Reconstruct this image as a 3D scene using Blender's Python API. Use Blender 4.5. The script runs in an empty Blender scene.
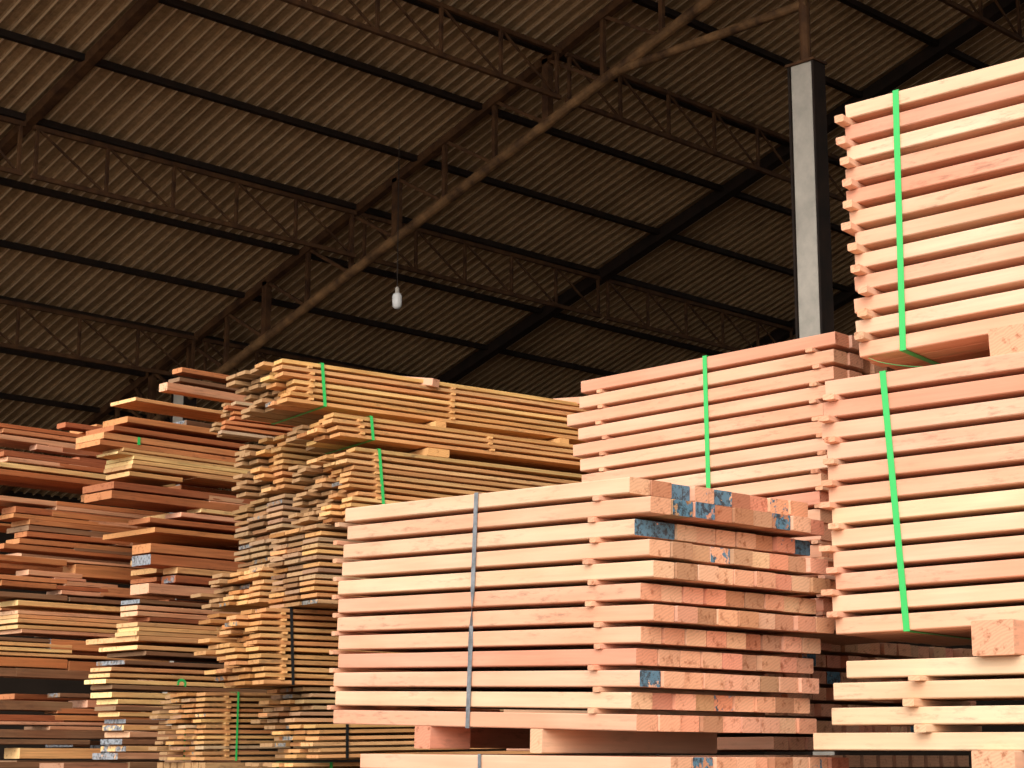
import bpy, bmesh, math, random
from math import sin, cos, atan, atan2, sqrt, pi, radians
from mathutils import Vector, Matrix

SC = bpy.context.scene
COL = SC.collection
rnd = random.Random(7)

# ------------------------------------------------------------------ camera model (used to measure places)
F = 1850.0
PITCH = atan((760 - 384) / F)
EYE = 1.0
CP, SP, R2 = cos(PITCH), sin(PITCH), sqrt(.5)
CAM = Vector((0, 0, EYE))

def ray(x, y):
    a = (x - 512) / F
    b = 384 - y
    fw = (F * CP - b * SP) / F
    up = (F * SP + b * CP) / F
    return Vector(((fw + a) * R2, (fw - a) * R2, up))

def P(x, y, depth):
    return CAM + ray(x, y) * depth

def hit(x, y, p0, n):
    r = ray(x, y)
    return CAM + r * ((p0 - CAM).dot(n) / r.dot(n))

def vdir(x, y):
    return ray(x, y).normalized()

def yaw_dir(deg, elev=0.0):
    a, e = radians(deg), radians(elev)
    return Vector((cos(a) * cos(e), sin(a) * cos(e), sin(e)))

# ------------------------------------------------------------------ materials
def new_mat(name):
    m = bpy.data.materials.new(name)
    m.use_nodes = True
    nt = m.node_tree
    nt.nodes.clear()
    out = nt.nodes.new('ShaderNodeOutputMaterial')
    b = nt.nodes.new('ShaderNodeBsdfPrincipled')
    nt.links.new(b.outputs[0], out.inputs[0])
    b.inputs['Specular IOR Level'].default_value = 0.25
    return m, nt, b

def nd(nt, t, **kw):
    n = nt.nodes.new(t)
    for k, v in kw.items():
        setattr(n, k, v)
    return n

def mixc(nt, a, b, f, mode='MIX'):
    n = nd(nt, 'ShaderNodeMix', data_type='RGBA', blend_type=mode)
    for s, v in ((6, a), (7, b), (0, f)):
        if isinstance(v, (int, float)):
            n.inputs[s].default_value = v
        elif isinstance(v, tuple):
            n.inputs[s].default_value = v
        else:
            nt.links.new(v, n.inputs[s])
    return n.outputs[2]

def ramp(nt, src, pts):
    r = nd(nt, 'ShaderNodeValToRGB')
    e = r.color_ramp.elements
    while len(e) < len(pts):
        e.new(0.5)
    for i, (p, c) in enumerate(pts):
        e[i].position = p
        e[i].color = c if isinstance(c, tuple) else (c, c, c, 1)
    nt.links.new(src, r.inputs[0])
    return r.outputs[0]

def obj_coords(nt, scale):
    tc = nd(nt, 'ShaderNodeTexCoord')
    oi = nd(nt, 'ShaderNodeObjectInfo')
    mul = nd(nt, 'ShaderNodeVectorMath', operation='SCALE')
    mul.inputs[0].default_value = (37.0, 11.0, 23.0)
    nt.links.new(oi.outputs['Random'], mul.inputs['Scale'])
    add = nd(nt, 'ShaderNodeVectorMath', operation='ADD')
    nt.links.new(tc.outputs['Object'], add.inputs[0])
    nt.links.new(mul.outputs[0], add.inputs[1])
    mp = nd(nt, 'ShaderNodeMapping')
    mp.inputs['Scale'].default_value = scale
    nt.links.new(add.outputs[0], mp.inputs[0])
    return mp.outputs[0], oi, add.outputs[0]

def noise(nt, vec, scale, detail=3.0, rough=0.55):
    n = nd(nt, 'ShaderNodeTexNoise')
    n.inputs['Scale'].default_value = scale
    n.inputs['Detail'].default_value = detail
    n.inputs['Roughness'].default_value = rough
    nt.links.new(vec, n.inputs['Vector'])
    return n.outputs[0]

def wood_side(name, dirt, dirtcol, grain=(0.80, 1.12)):
    m, nt, b = new_mat(name)
    v, oi, raw = obj_coords(nt, (1.6, 34, 34))
    g = noise(nt, v, 1.6, 4)
    v2, _, _ = obj_coords(nt, (.8, 3, 3))
    big = noise(nt, v2, 2.2, 2)
    c = mixc(nt, oi.outputs['Color'], ramp(nt, g, [(0.25, grain[0]), (0.75, grain[1])]), 1.0, 'MULTIPLY')
    c = mixc(nt, c, ramp(nt, big, [(0.3, (.95, .80, .72, 1)), (0.7, (1, 1.03, 1.0, 1))]), 1.0, 'MULTIPLY')
    v3, _, _ = obj_coords(nt, (4, 18, 18))
    d = noise(nt, v3, 3.0, 6, .7)
    d2 = noise(nt, v2, 1.7, 1)
    dd = mixc(nt, (0, 0, 0, 1), ramp(nt, d, [(0.52, 0.0), (0.68, 1.0)]), ramp(nt, d2, [(0.47, 0.0), (0.62, 1.0)]))
    fac = nd(nt, 'ShaderNodeMath', operation='MULTIPLY')
    nt.links.new(dd, fac.inputs[0])
    fac.inputs[1].default_value = dirt
    c = mixc(nt, c, dirtcol, fac.outputs[0])
    nt.links.new(c, b.inputs['Base Color'])
    b.inputs['Roughness'].default_value = .85
    bp = nd(nt, 'ShaderNodeBump')
    bp.inputs['Strength'].default_value = .35
    bp.inputs['Distance'].default_value = .002
    nt.links.new(g, bp.inputs['Height'])
    nt.links.new(bp.outputs[0], b.inputs['Normal'])
    return m

def wood_end(name, paint, tint):
    # end grain; the alpha of the object's colour says how much of the end is painted
    m, nt, b = new_mat(name)
    v, oi, raw = obj_coords(nt, (12, 12, 12))
    w = nd(nt, 'ShaderNodeTexWave', wave_type='RINGS')
    w.inputs['Scale'].default_value = 2.4
    w.inputs['Distortion'].default_value = 6.0
    w.inputs['Detail'].default_value = 2.0
    nt.links.new(v, w.inputs['Vector'])
    c = mixc(nt, oi.outputs['Color'], ramp(nt, w.outputs[1], [(0.1, .90), (0.9, 1.03)]), 1.0, 'MULTIPLY')
    c = mixc(nt, c, tint, 1.0, 'MULTIPLY')
    n2 = noise(nt, v, 2.6, 4, .65)
    c = mixc(nt, c, ramp(nt, n2, [(0.30, (.55, .42, .35, 1)), (0.45, (1, 1, 1, 1))]), 1.0, 'MULTIPLY')
    n3 = noise(nt, v, 1.5, 5, .7)
    inv = nd(nt, 'ShaderNodeMath', operation='SUBTRACT')
    inv.inputs[0].default_value = 1.0
    nt.links.new(oi.outputs['Alpha'], inv.inputs[1])
    add = nd(nt, 'ShaderNodeMath', operation='ADD')
    nt.links.new(inv.outputs[0], add.inputs[0])
    nt.links.new(n3, add.inputs[1])
    f = ramp(nt, add.outputs[0], [(0.98, 0.0), (1.08, .95)])
    n4 = noise(nt, v, 3.4, 5, .75)
    pc = mixc(nt, paint, tuple(a * .22 for a in paint[:3]) + (1,), ramp(nt, n4, [(0.48, 0.0), (0.58, 1.0)]))
    c = mixc(nt, c, pc, f)
    nt.links.new(c, b.inputs['Base Color'])
    b.inputs['Roughness'].default_value = .8
    return m

def plain(name, col, rough=.6, metal=0.0, var=None, scale=6, spec=.25, emit=None):
    m, nt, b = new_mat(name)
    b.inputs['Roughness'].default_value = rough
    b.inputs['Metallic'].default_value = metal
    b.inputs['Specular IOR Level'].default_value = spec
    if var:
        tc = nd(nt, 'ShaderNodeTexCoord')
        n = noise(nt, tc.outputs['Object'], scale, 5, .65)
        c = ramp(nt, n, [(0.35, (*col, 1)), (0.65, (*var, 1))])
        nt.links.new(c, b.inputs['Base Color'])
    else:
        b.inputs['Base Color'].default_value = (*col, 1)
    return m

M = {}
M['beam_side'] = wood_side('pink_sawn_wood', .45, (.16, .09, .06, 1), (.88, 1.06))
M['beam_end'] = wood_end('pink_end_grain', (.075, .20, .29, 1), (.92, .80, .70, 1))
M['board_side'] = wood_side('yellow_sawn_wood', .65, (.10, .06, .035, 1), (.66, 1.12))
M['board_end'] = wood_end('yellow_end_grain', (.25, .25, .24, 1), (1.05, 1.0, .95, 1))
M['plank_side'] = wood_side('red_hardwood', .5, (.07, .03, .02, 1), (.6, 1.15))
M['plank_end'] = wood_end('red_end_grain', (.34, .38, .42, 1), (1.4, 1.7, 1.9, 1))
M['steel'] = plain('rusty_steel', (.045, .019, .009), .75, 0, (.12, .055, .022), 5)
M['dark_steel'] = plain('dark_painted_steel', (.012, .008, .006), .7, 0, (.026, .014, .009), 5)
M['chord'] = plain('rust_worn_pipe', (.055, .026, .012), .65, 0, (.26, .14, .06), 4.5)
M['concrete'] = plain('grey_concrete', (.40, .37, .32), .9, 0, (.56, .51, .44), 4)
M['green'] = plain('green_plastic', (.035, .52, .11), .35, 0, None, spec=.6)
M['grey_band'] = plain('grey_steel_band', (.30, .31, .33), .35, .6, (.16, .17, .18), 30)
M['black'] = plain('black_plastic', (.012, .012, .012), .4)
M['white'] = plain('white_glass', (.8, .8, .78), .25)
M['cable'] = plain('dark_cable', (.03, .02, .015), .7)
M['ground'] = plain('pale_dirt', (.20, .155, .115), .95, 0, (.27, .215, .16), .8)
M['floor'] = plain('dusty_floor', (.045, .032, .023), .95, 0, (.07, .05, .035), .8)
M['wall'] = plain('dark_sheet_wall', (.03, .021, .015), .9, 0, (.045, .03, .021), 1.2)

def roof_mat():
    m, nt, b = new_mat('weathered_roof_sheet')
    tc = nd(nt, 'ShaderNodeTexCoord')
    mp = nd(nt, 'ShaderNodeMapping')
    mp.inputs['Scale'].default_value = (1.2, .5, 1)
    nt.links.new(tc.outputs['Object'], mp.inputs[0])
    n = noise(nt, mp.outputs[0], 1.6, 5, .7)
    c = ramp(nt, n, [(0.3, (.28, .17, .085, 1)), (0.7, (.48, .31, .165, 1))])
    n2 = noise(nt, tc.outputs['Object'], 14, 4, .7)
    c = mixc(nt, c, ramp(nt, n2, [(0.35, .70), (0.7, 1.08)]), 1.0, 'MULTIPLY')
    nt.links.new(c, b.inputs['Base Color'])
    b.inputs['Roughness'].default_value = .8
    return m
M['roof'] = roof_mat()
M['rib_highlight'] = plain('rib_painted_highlight', (.74, .52, .32), .7, 0, (.86, .66, .44), 2.5)  # paler crest colour paints in the bright lit lines along the ribs

# ------------------------------------------------------------------ object helpers
def tag(o, label=None, cat=None, group=None, kind=None):
    if label: o['label'] = label
    if cat: o['category'] = cat
    if group: o['group'] = group
    if kind: o['kind'] = kind
    return o

def link(name, me, parent=None):
    o = bpy.data.objects.new(name, me)
    COL.objects.link(o)
    if parent: o.parent = parent
    return o

def empty(name, loc=(0, 0, 0)):
    o = bpy.data.objects.new(name, None)
    COL.objects.link(o)
    o.location = loc
    return o

class MB:
    def __init__(s):
        s.v, s.f, s.mi = [], [], []
    def quad_prism(s, ring_a, ring_b, mi=0, cap_mi=None):
        n = len(ring_a)
        base = len(s.v)
        s.v += [tuple(p) for p in ring_a] + [tuple(p) for p in ring_b]
        for i in range(n):
            j = (i + 1) % n
            s.f.append((base + i, base + j, base + n + j, base + n + i)); s.mi.append(mi)
        c = mi if cap_mi is None else cap_mi
        s.f.append(tuple(base + i for i in reversed(range(n)))); s.mi.append(c)
        s.f.append(tuple(base + n + i for i in range(n))); s.mi.append(c)
    def box(s, c, x, y, z, mi=0, cap_mi=None):
        """c centre, x/y/z half extent vectors; caps on the +-x ends"""
        c, x, y, z = Vector(c), Vector(x), Vector(y), Vector(z)
        r = [c - y - z, c + y - z, c + y + z, c - y + z]
        s.quad_prism([p - x for p in r], [p + x for p in r], mi, cap_mi)
    def bar(s, a, b, w, h, mi=0, upv=Vector((0, 0, 1))):
        a, b = Vector(a), Vector(b)
        d = (b - a).normalized()
        side = d.cross(upv)
        if side.length < 1e-3: side = Vector((1, 0, 0))
        side.normalize()
        u = side.cross(d).normalized()
        s.box((a + b) / 2, (b - a) / 2, side * w / 2, u * h / 2, mi)
    def tube(s, a, b, r, n=10, mi=0):
        a, b = Vector(a), Vector(b)
        d = (b - a).normalized()
        side = d.cross(Vector((0, 0, 1)))
        if side.length < 1e-3: side = Vector((1, 0, 0))
        side.normalize()
        u = side.cross(d).normalized()
        ra = [a + side * cos(2 * pi * i / n) * r + u * sin(2 * pi * i / n) * r for i in range(n)]
        rb = [p + (b - a) for p in ra]
        s.quad_prism(ra, rb, mi)
    def mesh(s, name, mats):
        me = bpy.data.meshes.new(name)
        me.from_pydata(s.v, [], s.f)
        for m in mats: me.materials.append(m)
        for p, i in zip(me.polygons, s.mi): p.material_index = i
        bm = bmesh.new(); bm.from_mesh(me)
        bmesh.ops.recalc_face_normals(bm, faces=bm.faces)
        bm.to_mesh(me); bm.free()
        return me
    def build(s, name, mats, parent=None):
        if not isinstance(mats, (list, tuple)): mats = [mats]
        return link(name, s.mesh(name, mats), parent)

# one sawn stick / beam / board: chamfered, slightly bowed, with wane along its edges
_cache = {}
def stick_mesh(kind, L, w, t, var, rough):
    key = (kind, round(L, 3), round(w, 3), round(t, 3), var, rough)
    if key in _cache: return _cache[key]
    r = random.Random(hash((round(L, 2), round(w, 3), round(t, 3), var)) & 0xffff)
    n = 3 if L < .25 else max(6, min(18, int(L / .22)))
    ch = min(.0035, t * .12) if rough < .8 else t * .07
    bow = rough * .006 * r.uniform(-1, 1)
    side_bow = rough * .012 * r.uniform(-1, 1)
    ph = r.uniform(0, 6)
    v, f, mi = [], [], []
    for i in range(n + 1):
        s = i / n
        x = (s - .5) * L
        zc = bow * (1 - (2 * s - 1) ** 2) + rough * .0015 * sin(7 * s + ph)
        yc = side_bow * (1 - (2 * s - 1) ** 2)
        wl = w / 2 - rough * abs(r.gauss(0, .004))
        wr = w / 2 - rough * abs(r.gauss(0, .004))
        h = t / 2 - rough * abs(r.gauss(0, .0008))
        if i in (0, n):
            x += rough * r.uniform(-.008, .008)
        skew = rough * r.uniform(-.01, .01) if i in (0, n) else 0
        wane = rough * abs(r.gauss(0, .006))
        ring = [(-wl + ch + wane, -h), (wr - ch, -h), (wr, -h + ch), (wr, h - ch),
                (wr - ch, h), (-wl + ch, h), (-wl, h - ch), (-wl + wane * .5, -h + ch)]
        for (yy, zz) in ring:
            v.append((x + skew * yy / w, yy + yc, zz + zc))
    for i in range(n):
        for j in range(8):
            k = (j + 1) % 8
            f.append((i * 8 + j, i * 8 + k, (i + 1) * 8 + k, (i + 1) * 8 + j)); mi.append(0)
    f.append(tuple(range(7, -1, -1))); mi.append(1)
    f.append(tuple(n * 8 + j for j in range(8))); mi.append(1)
    me = bpy.data.meshes.new(kind)
    me.from_pydata(v, [], f)
    m = {'timber_beam': 'beam', 'spacer_stick': 'beam', 'timber_block': 'beam', 'sawn_board': 'board', 'hardwood_plank': 'plank'}[kind]
    me.materials.append(M[m + '_side']); me.materials.append(M[m + '_end'])
    for p, i in zip(me.polygons, mi): p.material_index = i
    bm = bmesh.new(); bm.from_mesh(me)
    bmesh.ops.recalc_face_normals(bm, faces=bm.faces)
    bm.to_mesh(me); bm.free()
    _cache[key] = me
    return me

def basis(x, z):
    x = x.normalized()
    y = z.cross(x).normalized()
    z = x.cross(y).normalized()
    return Matrix((x, y, z)).transposed().to_4x4()

def stick(kind, c, x, up, L, w, t, color, var, rough, label, cat, group=None):
    o = link(kind, stick_mesh(kind, L, w, t, var, rough))
    o.matrix_world = Matrix.Translation(c) @ basis(x, up)
    o.color = color
    tag(o, label, cat, group)
    return o

CORE = {}          # material key -> MB with the pieces nobody can see or count
def core(mat, c, x, y, z):
    CORE.setdefault(mat, MB()).box(c, x, y, z, 0, 1)

ORD = ['zeroth', 'first', 'second', 'third', 'fourth', 'fifth', 'sixth', 'seventh', 'eighth', 'ninth', 'tenth', 'eleventh',
       'twelfth', 'thirteenth', 'fourteenth', 'fifteenth', 'sixteenth', 'seventeenth', 'eighteenth', 'nineteenth', 'twentieth']
TENS = {20: 'twenty', 30: 'thirty', 40: 'forty', 50: 'fifty', 60: 'sixty', 70: 'seventy', 80: 'eighty', 90: 'ninety'}
def ordn(n):
    if n <= 20: return ORD[n]
    if n % 10 == 0: return TENS[n][:-1] + 'ieth'
    return TENS[n - n % 10] + '-' + ORD[n % 10]

def shade(c, j):
    k = 1 + rnd.uniform(-j, j)
    return tuple(min(.95, max(.005, a * k * (1 + rnd.uniform(-j, j) * .35))) for a in c)

PINK = [(.77, .43, .29), (.81, .51, .355), (.79, .465, .32), (.73, .365, .25), (.82, .55, .385)]
CREAM = (.83, .59, .40)
YEL = [(.76, .43, .175), (.69, .37, .15), (.80, .49, .21), (.66, .34, .14)]
RED = [(.42, .135, .05), (.49, .175, .065), (.34, .10, .04), (.55, .22, .09)]

class Bundle:
    """layers of sticks: a = top corner of the long face at its anchor end, l along the sticks, w into the pile"""
    def __init__(s, a, l, w, pitch, t, wid, L):
        s.a, s.l = Vector(a), l.normalized()
        up = Vector((0, 0, 1))
        n = Vector((-s.l.y, s.l.x, 0)).normalized()
        s.w = n if n.dot(w) > 0 else -n
        s.u = s.l.cross(s.w).normalized()
        if s.u.z < 0: s.u = -s.u
        s.z = Vector((0, 0, 1))
        s.pitch, s.t, s.wid, s.L = pitch, t, wid, L
    def pt(s, d, i, k):
        return s.a + s.l * d + s.w * i - s.z * k
    def at(s, px, py):
        """distances (along, down) of a pixel on the long face"""
        h = hit(px, py, s.a, s.w) - s.a
        d = sqrt(h.x ** 2 + h.y ** 2) * (1 if h.x * s.l.x + h.y * s.l.y > 0 else -1) / sqrt(s.l.x ** 2 + s.l.y ** 2)
        return d, -(h.z - s.l.z * d)

def strap(b, s_top, s_bot, k_top, k_bot, width_m, mat, bwid, label, group=None, twist=0.0, wd=.014):
    """thin band drawn tight round a bundle"""
    mb = MB()
    th = .0012
    path = []
    o = .004
    n = 14
    for i in range(n + 1):
        f = i / n
        path.append((s_top + (s_bot - s_top) * f, -o, k_top - o + (k_bot - k_top + 2 * o) * f, twist * pi * min(1, max(0, (f - .42) / .25))))
    path.append((s_bot, bwid + o, k_bot + o, 0))
    path.append((s_top, bwid + o, k_top - o, 0))
    path.append(path[0])
    nrm = [(0, -1, 0)] * (n + 1) + [(0, 1, 0)] * 2 + [(0, -1, 0)]
    rings = []
    for j, (sv, iv, kv, tw) in enumerate(path):
        c = b.pt(sv, iv, kv)
        if j <= n and 0 < j:
            wv = b.l * cos(tw) + b.w * sin(tw) * .6
        else:
            wv = b.l
        out = (-b.w if iv < 0 else b.w)
        if j in (0, n, n + 1, n + 2, n + 3):
            vert = b.u if kv < (k_top + k_bot) / 2 else -b.u
            out = (out + vert).normalized()
        wv = wv * wd / 2
        rings.append([c - wv, c + wv, c + wv - out * th, c - wv - out * th])
    for r0, r1 in zip(rings, rings[1:]):
        mb.quad_prism(r0, r1)
    return tag(mb.build('strap_band', mat), label, 'strap', group)

SP_COUNT = [0]
def spacer(b, sv, k, depth_back, protr, wd, th, label, col=None, w0=0.0):
    c = b.pt(sv, (depth_back - protr) / 2 + w0, k)
    Ls = depth_back + protr
    SP_COUNT[0] += 1
    return stick('spacer_stick', c, b.w, b.u, round(Ls, 1), wd, th, (*(col or shade(rnd.choice(PINK[:3]), .1)), 1.0),
                 SP_COUNT[0] % 4, .25, label, 'spacer', 'thin spacer sticks between timber layers')

# ================================================================== SHED
PX2 = 14.0
SL = .325
def roof_H():
    r = ray(608, 0); t = PX2 / r.x
    return EYE + r.z * t + SL * r.y * t
H0 = roof_H() + .04
RIDGE = 5.0
def roof_z(y):
    return H0 - SL * y if y > RIDGE else H0 - SL * RIDGE - SL * (RIDGE - y)
RX0, RX1, RYF, RYN = 5.8, 33.0, 25.2, -13.0
def on_roof(x, y):
    r = ray(x, y)
    t = (H0 - EYE) / (r.z + SL * r.y)
    return CAM + r * t

def corrugated(name, y0, y1):
    mb_v, mb_f, mb_i = [], [], []
    pitch, amp, n = .160, .026, 8
    prof = [(0, 0), (.026, 0), (.034, .030), (.088, .032), (.093, .027), (.098, .032), (.152, .030)]
    n = len(prof)
    nx = int((RX1 - RX0) / pitch) * n
    for i in range(nx + 1):
        x = RX0 + (i // n) * pitch + prof[i % n][0]
        z = prof[i % n][1]
        for y in (y0, y1):
            mb_v.append((x, y, roof_z(y) + z + .03))
    base = len(mb_v)
    for (x, y, z) in list(mb_v):
        mb_v.append((x, y, z + .007))
    for i in range(nx):
        a = 2 * i
        mb_f.append((a, a + 1, a + 3, a + 2))
        mb_i.append(1 if i % n in (0,) else 0)  # crest faces take the painted-in highlight colour
        mb_f.append((base + a, base + a + 2, base + a + 3, base + a + 1))
        mb_i.append(0)
    me = bpy.data.meshes.new(name)
    me.from_pydata(mb_v, [], mb_f)
    me.materials.append(M['roof'])
    me.materials.append(M['rib_highlight'])
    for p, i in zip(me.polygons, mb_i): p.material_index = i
    o = link(name, me)
    tag(o, 'corrugated roof sheets seen from below', kind='structure')
    return o
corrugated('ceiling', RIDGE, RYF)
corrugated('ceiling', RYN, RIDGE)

fl = MB(); fl.box((19.4, 6, -.1), (13.6, 0, 0), (0, 19.2, 0), (0, 0, .1))
tag(fl.build('floor', M['floor']), 'dusty shed floor', kind='structure')
gd = MB(); gd.box((-27.1, 6, -.1), (32.9, 0, 0), (0, 60, 0), (0, 0, .1))
tag(gd.build('ground', M['ground']), 'pale dirt yard', kind='structure')
wb = MB(); wb.box((RX1 + .1, 6, 4.5), (.1, 0, 0), (0, 19.2, 0), (0, 0, 4.5))
tag(wb.build('wall_back', M['wall']), kind='structure')
wf = MB(); wf.box((19.4, RYF + .1, 2.6), (13.6, 0, 0), (0, .1, 0), (0, 0, 2.6))
tag(wf.build('wall_left', M['wall']), kind='structure')
wr = MB(); wr.box((22.4, RYN + .1, 2.6), (10.6, 0, 0), (0, .1, 0), (0, 0, 2.6))
tag(wr.build('wall_right', M['wall']), kind='structure')

# purlins: one steel joist each, resting on the rafters right below the sheets
pur_y = [13.45 + 1.108 * i for i in range(-7, 11)]
for j, y in enumerate(pur_y):
    mb = MB()
    z = roof_z(y) - .06
    mb.bar((RX0 + .1, y, z), (RX1 - .1, y, z), .045, .07)
    mb.bar((RX0 + .1, y + .03, z - .031), (RX1 - .1, y + .03, z - .031), .04, .008)
    tag(mb.build('roof_purlin', M['dark_steel']),
        'dark steel purlin under the roof sheets, %s counted from the right-hand ridge side' % ordn(j + 1), 'roof beam', 'roof purlins')

# rafters / trusses
def chord_h(y): return roof_z(y) - .09
TRX = [5.98, 9.55, 14.1, 18.55, 23.0, 27.4, 31.8]
lc = [hit(x, y, Vector((TRX[2], 0, 0)), Vector((1, 0, 0))) for (x, y) in ((230, 368), (308, 299), (435, 211), (534, 132), (700, 12))]
drop = sum(chord_h(p.y) - p.z for p in lc) / len(lc)
post_px = [(603, 45), (543, 90), (487.5, 133), (437.5, 172), (392.6, 207), (347, 245), (303, 278), (264, 308), (226.6, 338)]
post_y = [hit(x, y, Vector((TRX[2], 0, 0)), Vector((1, 0, 0))).y for x, y in post_px]
dy = (post_y[-1] - post_y[0]) / (len(post_y) - 1)
where = ['over the open shed front', 'at the upper left of the picture', 'with the worn rusty lower pipe, crossing the middle',
         'behind the concrete post', 'deepest rafter line but two', 'deepest rafter line but one', 'deepest rafter line']
for j, X in enumerate(TRX):
    full = j == 2
    t = empty('roof_truss', (X, 8, roof_z(8) - .2))
    tag(t, ('rusty lattice roof truss ' if full else 'rusty steel roof rafter ') + where[j], 'roof truss', 'sloping roof frames')
    inv = Matrix.Translation(-Vector(t.location))
    def put(name, mb, mat):
        me = mb.mesh(name, [mat]); me.transform(inv); return link(name, me, t)
    mb = MB()
    wdt = .10 if j == 1 else (.15 if j >= 3 else .09)
    dpt = .15 if j >= 3 else .10
    mb.bar((X, RYF - .1, chord_h(RYF - .1)), (X, RIDGE, chord_h(RIDGE)), wdt, dpt)
    mb.bar((X, RIDGE, chord_h(RIDGE)), (X, RYN + .1, chord_h(RYN + .1)), wdt, dpt)
    if j == 1:
        mb.bar((X + .09, RYF - .1, chord_h(RYF - .1) + .04), (X + .09, RIDGE, chord_h(RIDGE) + .04), .08, .02)
    put('top_chord', mb, M['dark_steel' if j >= 3 else 'steel'])
    if full:
        ya, yb = 22.6, 9.6
        low = MB(); low.tube((X, ya, chord_h(ya) - drop), (X, yb, chord_h(yb) - drop), .062, 12)
        put('bottom_chord', low, M['chord'])
        ys = [post_y[0] + dy * i for i in range(-3, 12)]
        ys = [y for y in ys if yb < y < ya]
        for i, y in enumerate(ys):
            p = MB(); 
            if i % 3 == 1: p.bar((X, y, chord_h(y)), (X, y, chord_h(y) - drop), .09, .09)
            else: p.bar((X, y, chord_h(y)), (X, y, chord_h(y) - drop), .05, .05)
            put('post', p, M['steel'])
            if i:
                q = MB(); q.bar((X, y, chord_h(y)), (X, ys[i - 1], chord_h(ys[i - 1]) - drop), .04, .04)
                put('diagonal', q, M['steel'])
            
# lattice girders under every third purlin, bay by bay
gb = [hit(x, y, Vector((0, 16.9, 0)), Vector((0, 1, 0))) for (x, y) in ((23, 180), (98, 196), (164, 214), (230, 230), (300, 250))]
bayn = ['first', 'second', 'third', 'fourth', 'fifth']
girs = [(13.45 + 1.108 * -3, 'over the concrete post'), (13.30, 'nearest the picture top'), (16.76, 'second down the slope'), (20.0, 'third down the slope'), (23.0, 'lowest, over the left wood piles')]
gz = chord_h(16.9) - sum(p.z for p in gb) / len(gb)
for gi, (gy, gl) in enumerate(girs):
    for bi in range(1, 5):
        if gi == 0 and bi < 3: continue
        xa, xb = TRX[bi - 1] + .05, TRX[bi] - .05
        zt = roof_z(gy) - .15
        zb = zt - .54
        g = empty('lattice_girder', ((xa + xb) / 2, gy, zb))
        tag(g, 'thin lattice girder %s, %s bay from the front' % (gl, bayn[bi - 1]), 'girder', 'lattice girders between trusses')
        inv = Matrix.Translation(-Vector(g.location))
        for nm, z in (('top_chord', zt), ('bottom_chord', zb)):
            mb = MB(); mb.bar((xa, gy, z), (xb, gy, z), .045, .05)
            me = mb.mesh(nm, [M['steel']]); me.transform(inv); link(nm, me, g)
        n = 5
        for i in range(n + 1):
            x = xa + .05 + (xb - xa - .1) * i / n
            mb = MB(); mb.bar((x, gy, zt), (x, gy, zb), .035, .035)
            me = mb.mesh('post', [M['steel']]); me.transform(inv); link('post', me, g)
            if i < n:
                x2 = xa + .05 + (xb - xa - .1) * (i + 1) / n
                mb = MB(); mb.bar((x, gy, zt), (x2, gy, zb), .022, .022)
                me = mb.mesh('diagonal', [M['steel']]); me.transform(inv); link('diagonal', me, g)

# concrete posts carrying the trusses
def column(px, ytop, X, top_extra, label, sy=.26, sx=.17):
    r = ray(px, ytop); t = X / r.x; p = CAM + r * t
    c = empty('concrete_post', (X, p.y, 0)); tag(c, label, 'post')
    z1 = p.z
    mb = MB()
    a, b_ = sx / 2, sy / 2
    ch = .015
    ring = [(-a + ch, -b_), (a - ch, -b_), (a, -b_ + ch), (a, b_ - ch), (a - ch, b_), (-a + ch, b_), (-a, b_ - ch), (-a, -b_ + ch)]
    mb.quad_prism([(x, y, 0) for x, y in ring], [(x, y, z1) for x, y in ring])
    link('shaft', mb.mesh('shaft', [M['concrete']]), c)
    for yy in (-b_ - .012, b_ + .012):
        e = MB(); e.box((-.0, yy, z1 / 2), (0, 0, z1 / 2), (sx / 2 + .012, 0, 0), (0, .012, 0))
        link('steel_edge', e.mesh('steel_edge', [M['dark_steel']]), c)
    k = MB(); k.box((0, 0, z1 + .01), (sx / 2 + .03, 0, 0), (0, sy / 2 + .04, 0), (0, 0, .012))
    link('cap_plate', k.mesh('cap_plate', [M['steel']]), c)
    if top_extra:
        s = MB(); s.tube((0, 0, z1 + .02), (0, 0, top_extra), .055, 12)
        link('pipe_stub', s.mesh('pipe_stub', [M['steel']]), c)
    return p, z1, c
Xc = TRX[2]
p0, z1, colA = column(806, 66, Xc, chord_h(hit(806, 66, Vector((Xc, 0, 0)), Vector((1, 0, 0))).y) - .05, 'tall pale concrete post standing between the two pink beam piles on the right')
e1 = hit(808, 3, Vector((Xc, 0, 0)), Vector((1, 0, 0))); e2 = hit(612, 73, Vector((Xc, 0, 0)), Vector((1, 0, 0)))
br = MB(); br.tube(e1, e2, .05, 12)
tag(br.build('brace_pipe', M['chord']), 'rusty pipe brace running from the concrete post top to the big truss', 'brace')
column(184, 392, Xc, 0, 'distant concrete post showing behind the upper red planks at left')
for (xx, yy) in ((TRX[1], 22.0), (TRX[3], p0.y), (TRX[3], 22.0), (TRX[4], p0.y), (TRX[4], 22.0)):
    pass
e3 = hit(131, 380, Vector((Xc, 0, 0)), Vector((1, 0, 0))); e4 = hit(160, 425, Vector((Xc, 0, 0)), Vector((1, 0, 0)))
br = MB(); br.bar(e3, e4, .05, .05)
tag(br.build('brace_bar', M['steel']), 'slim slanting steel brace behind the upper red planks at left', 'brace')

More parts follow.
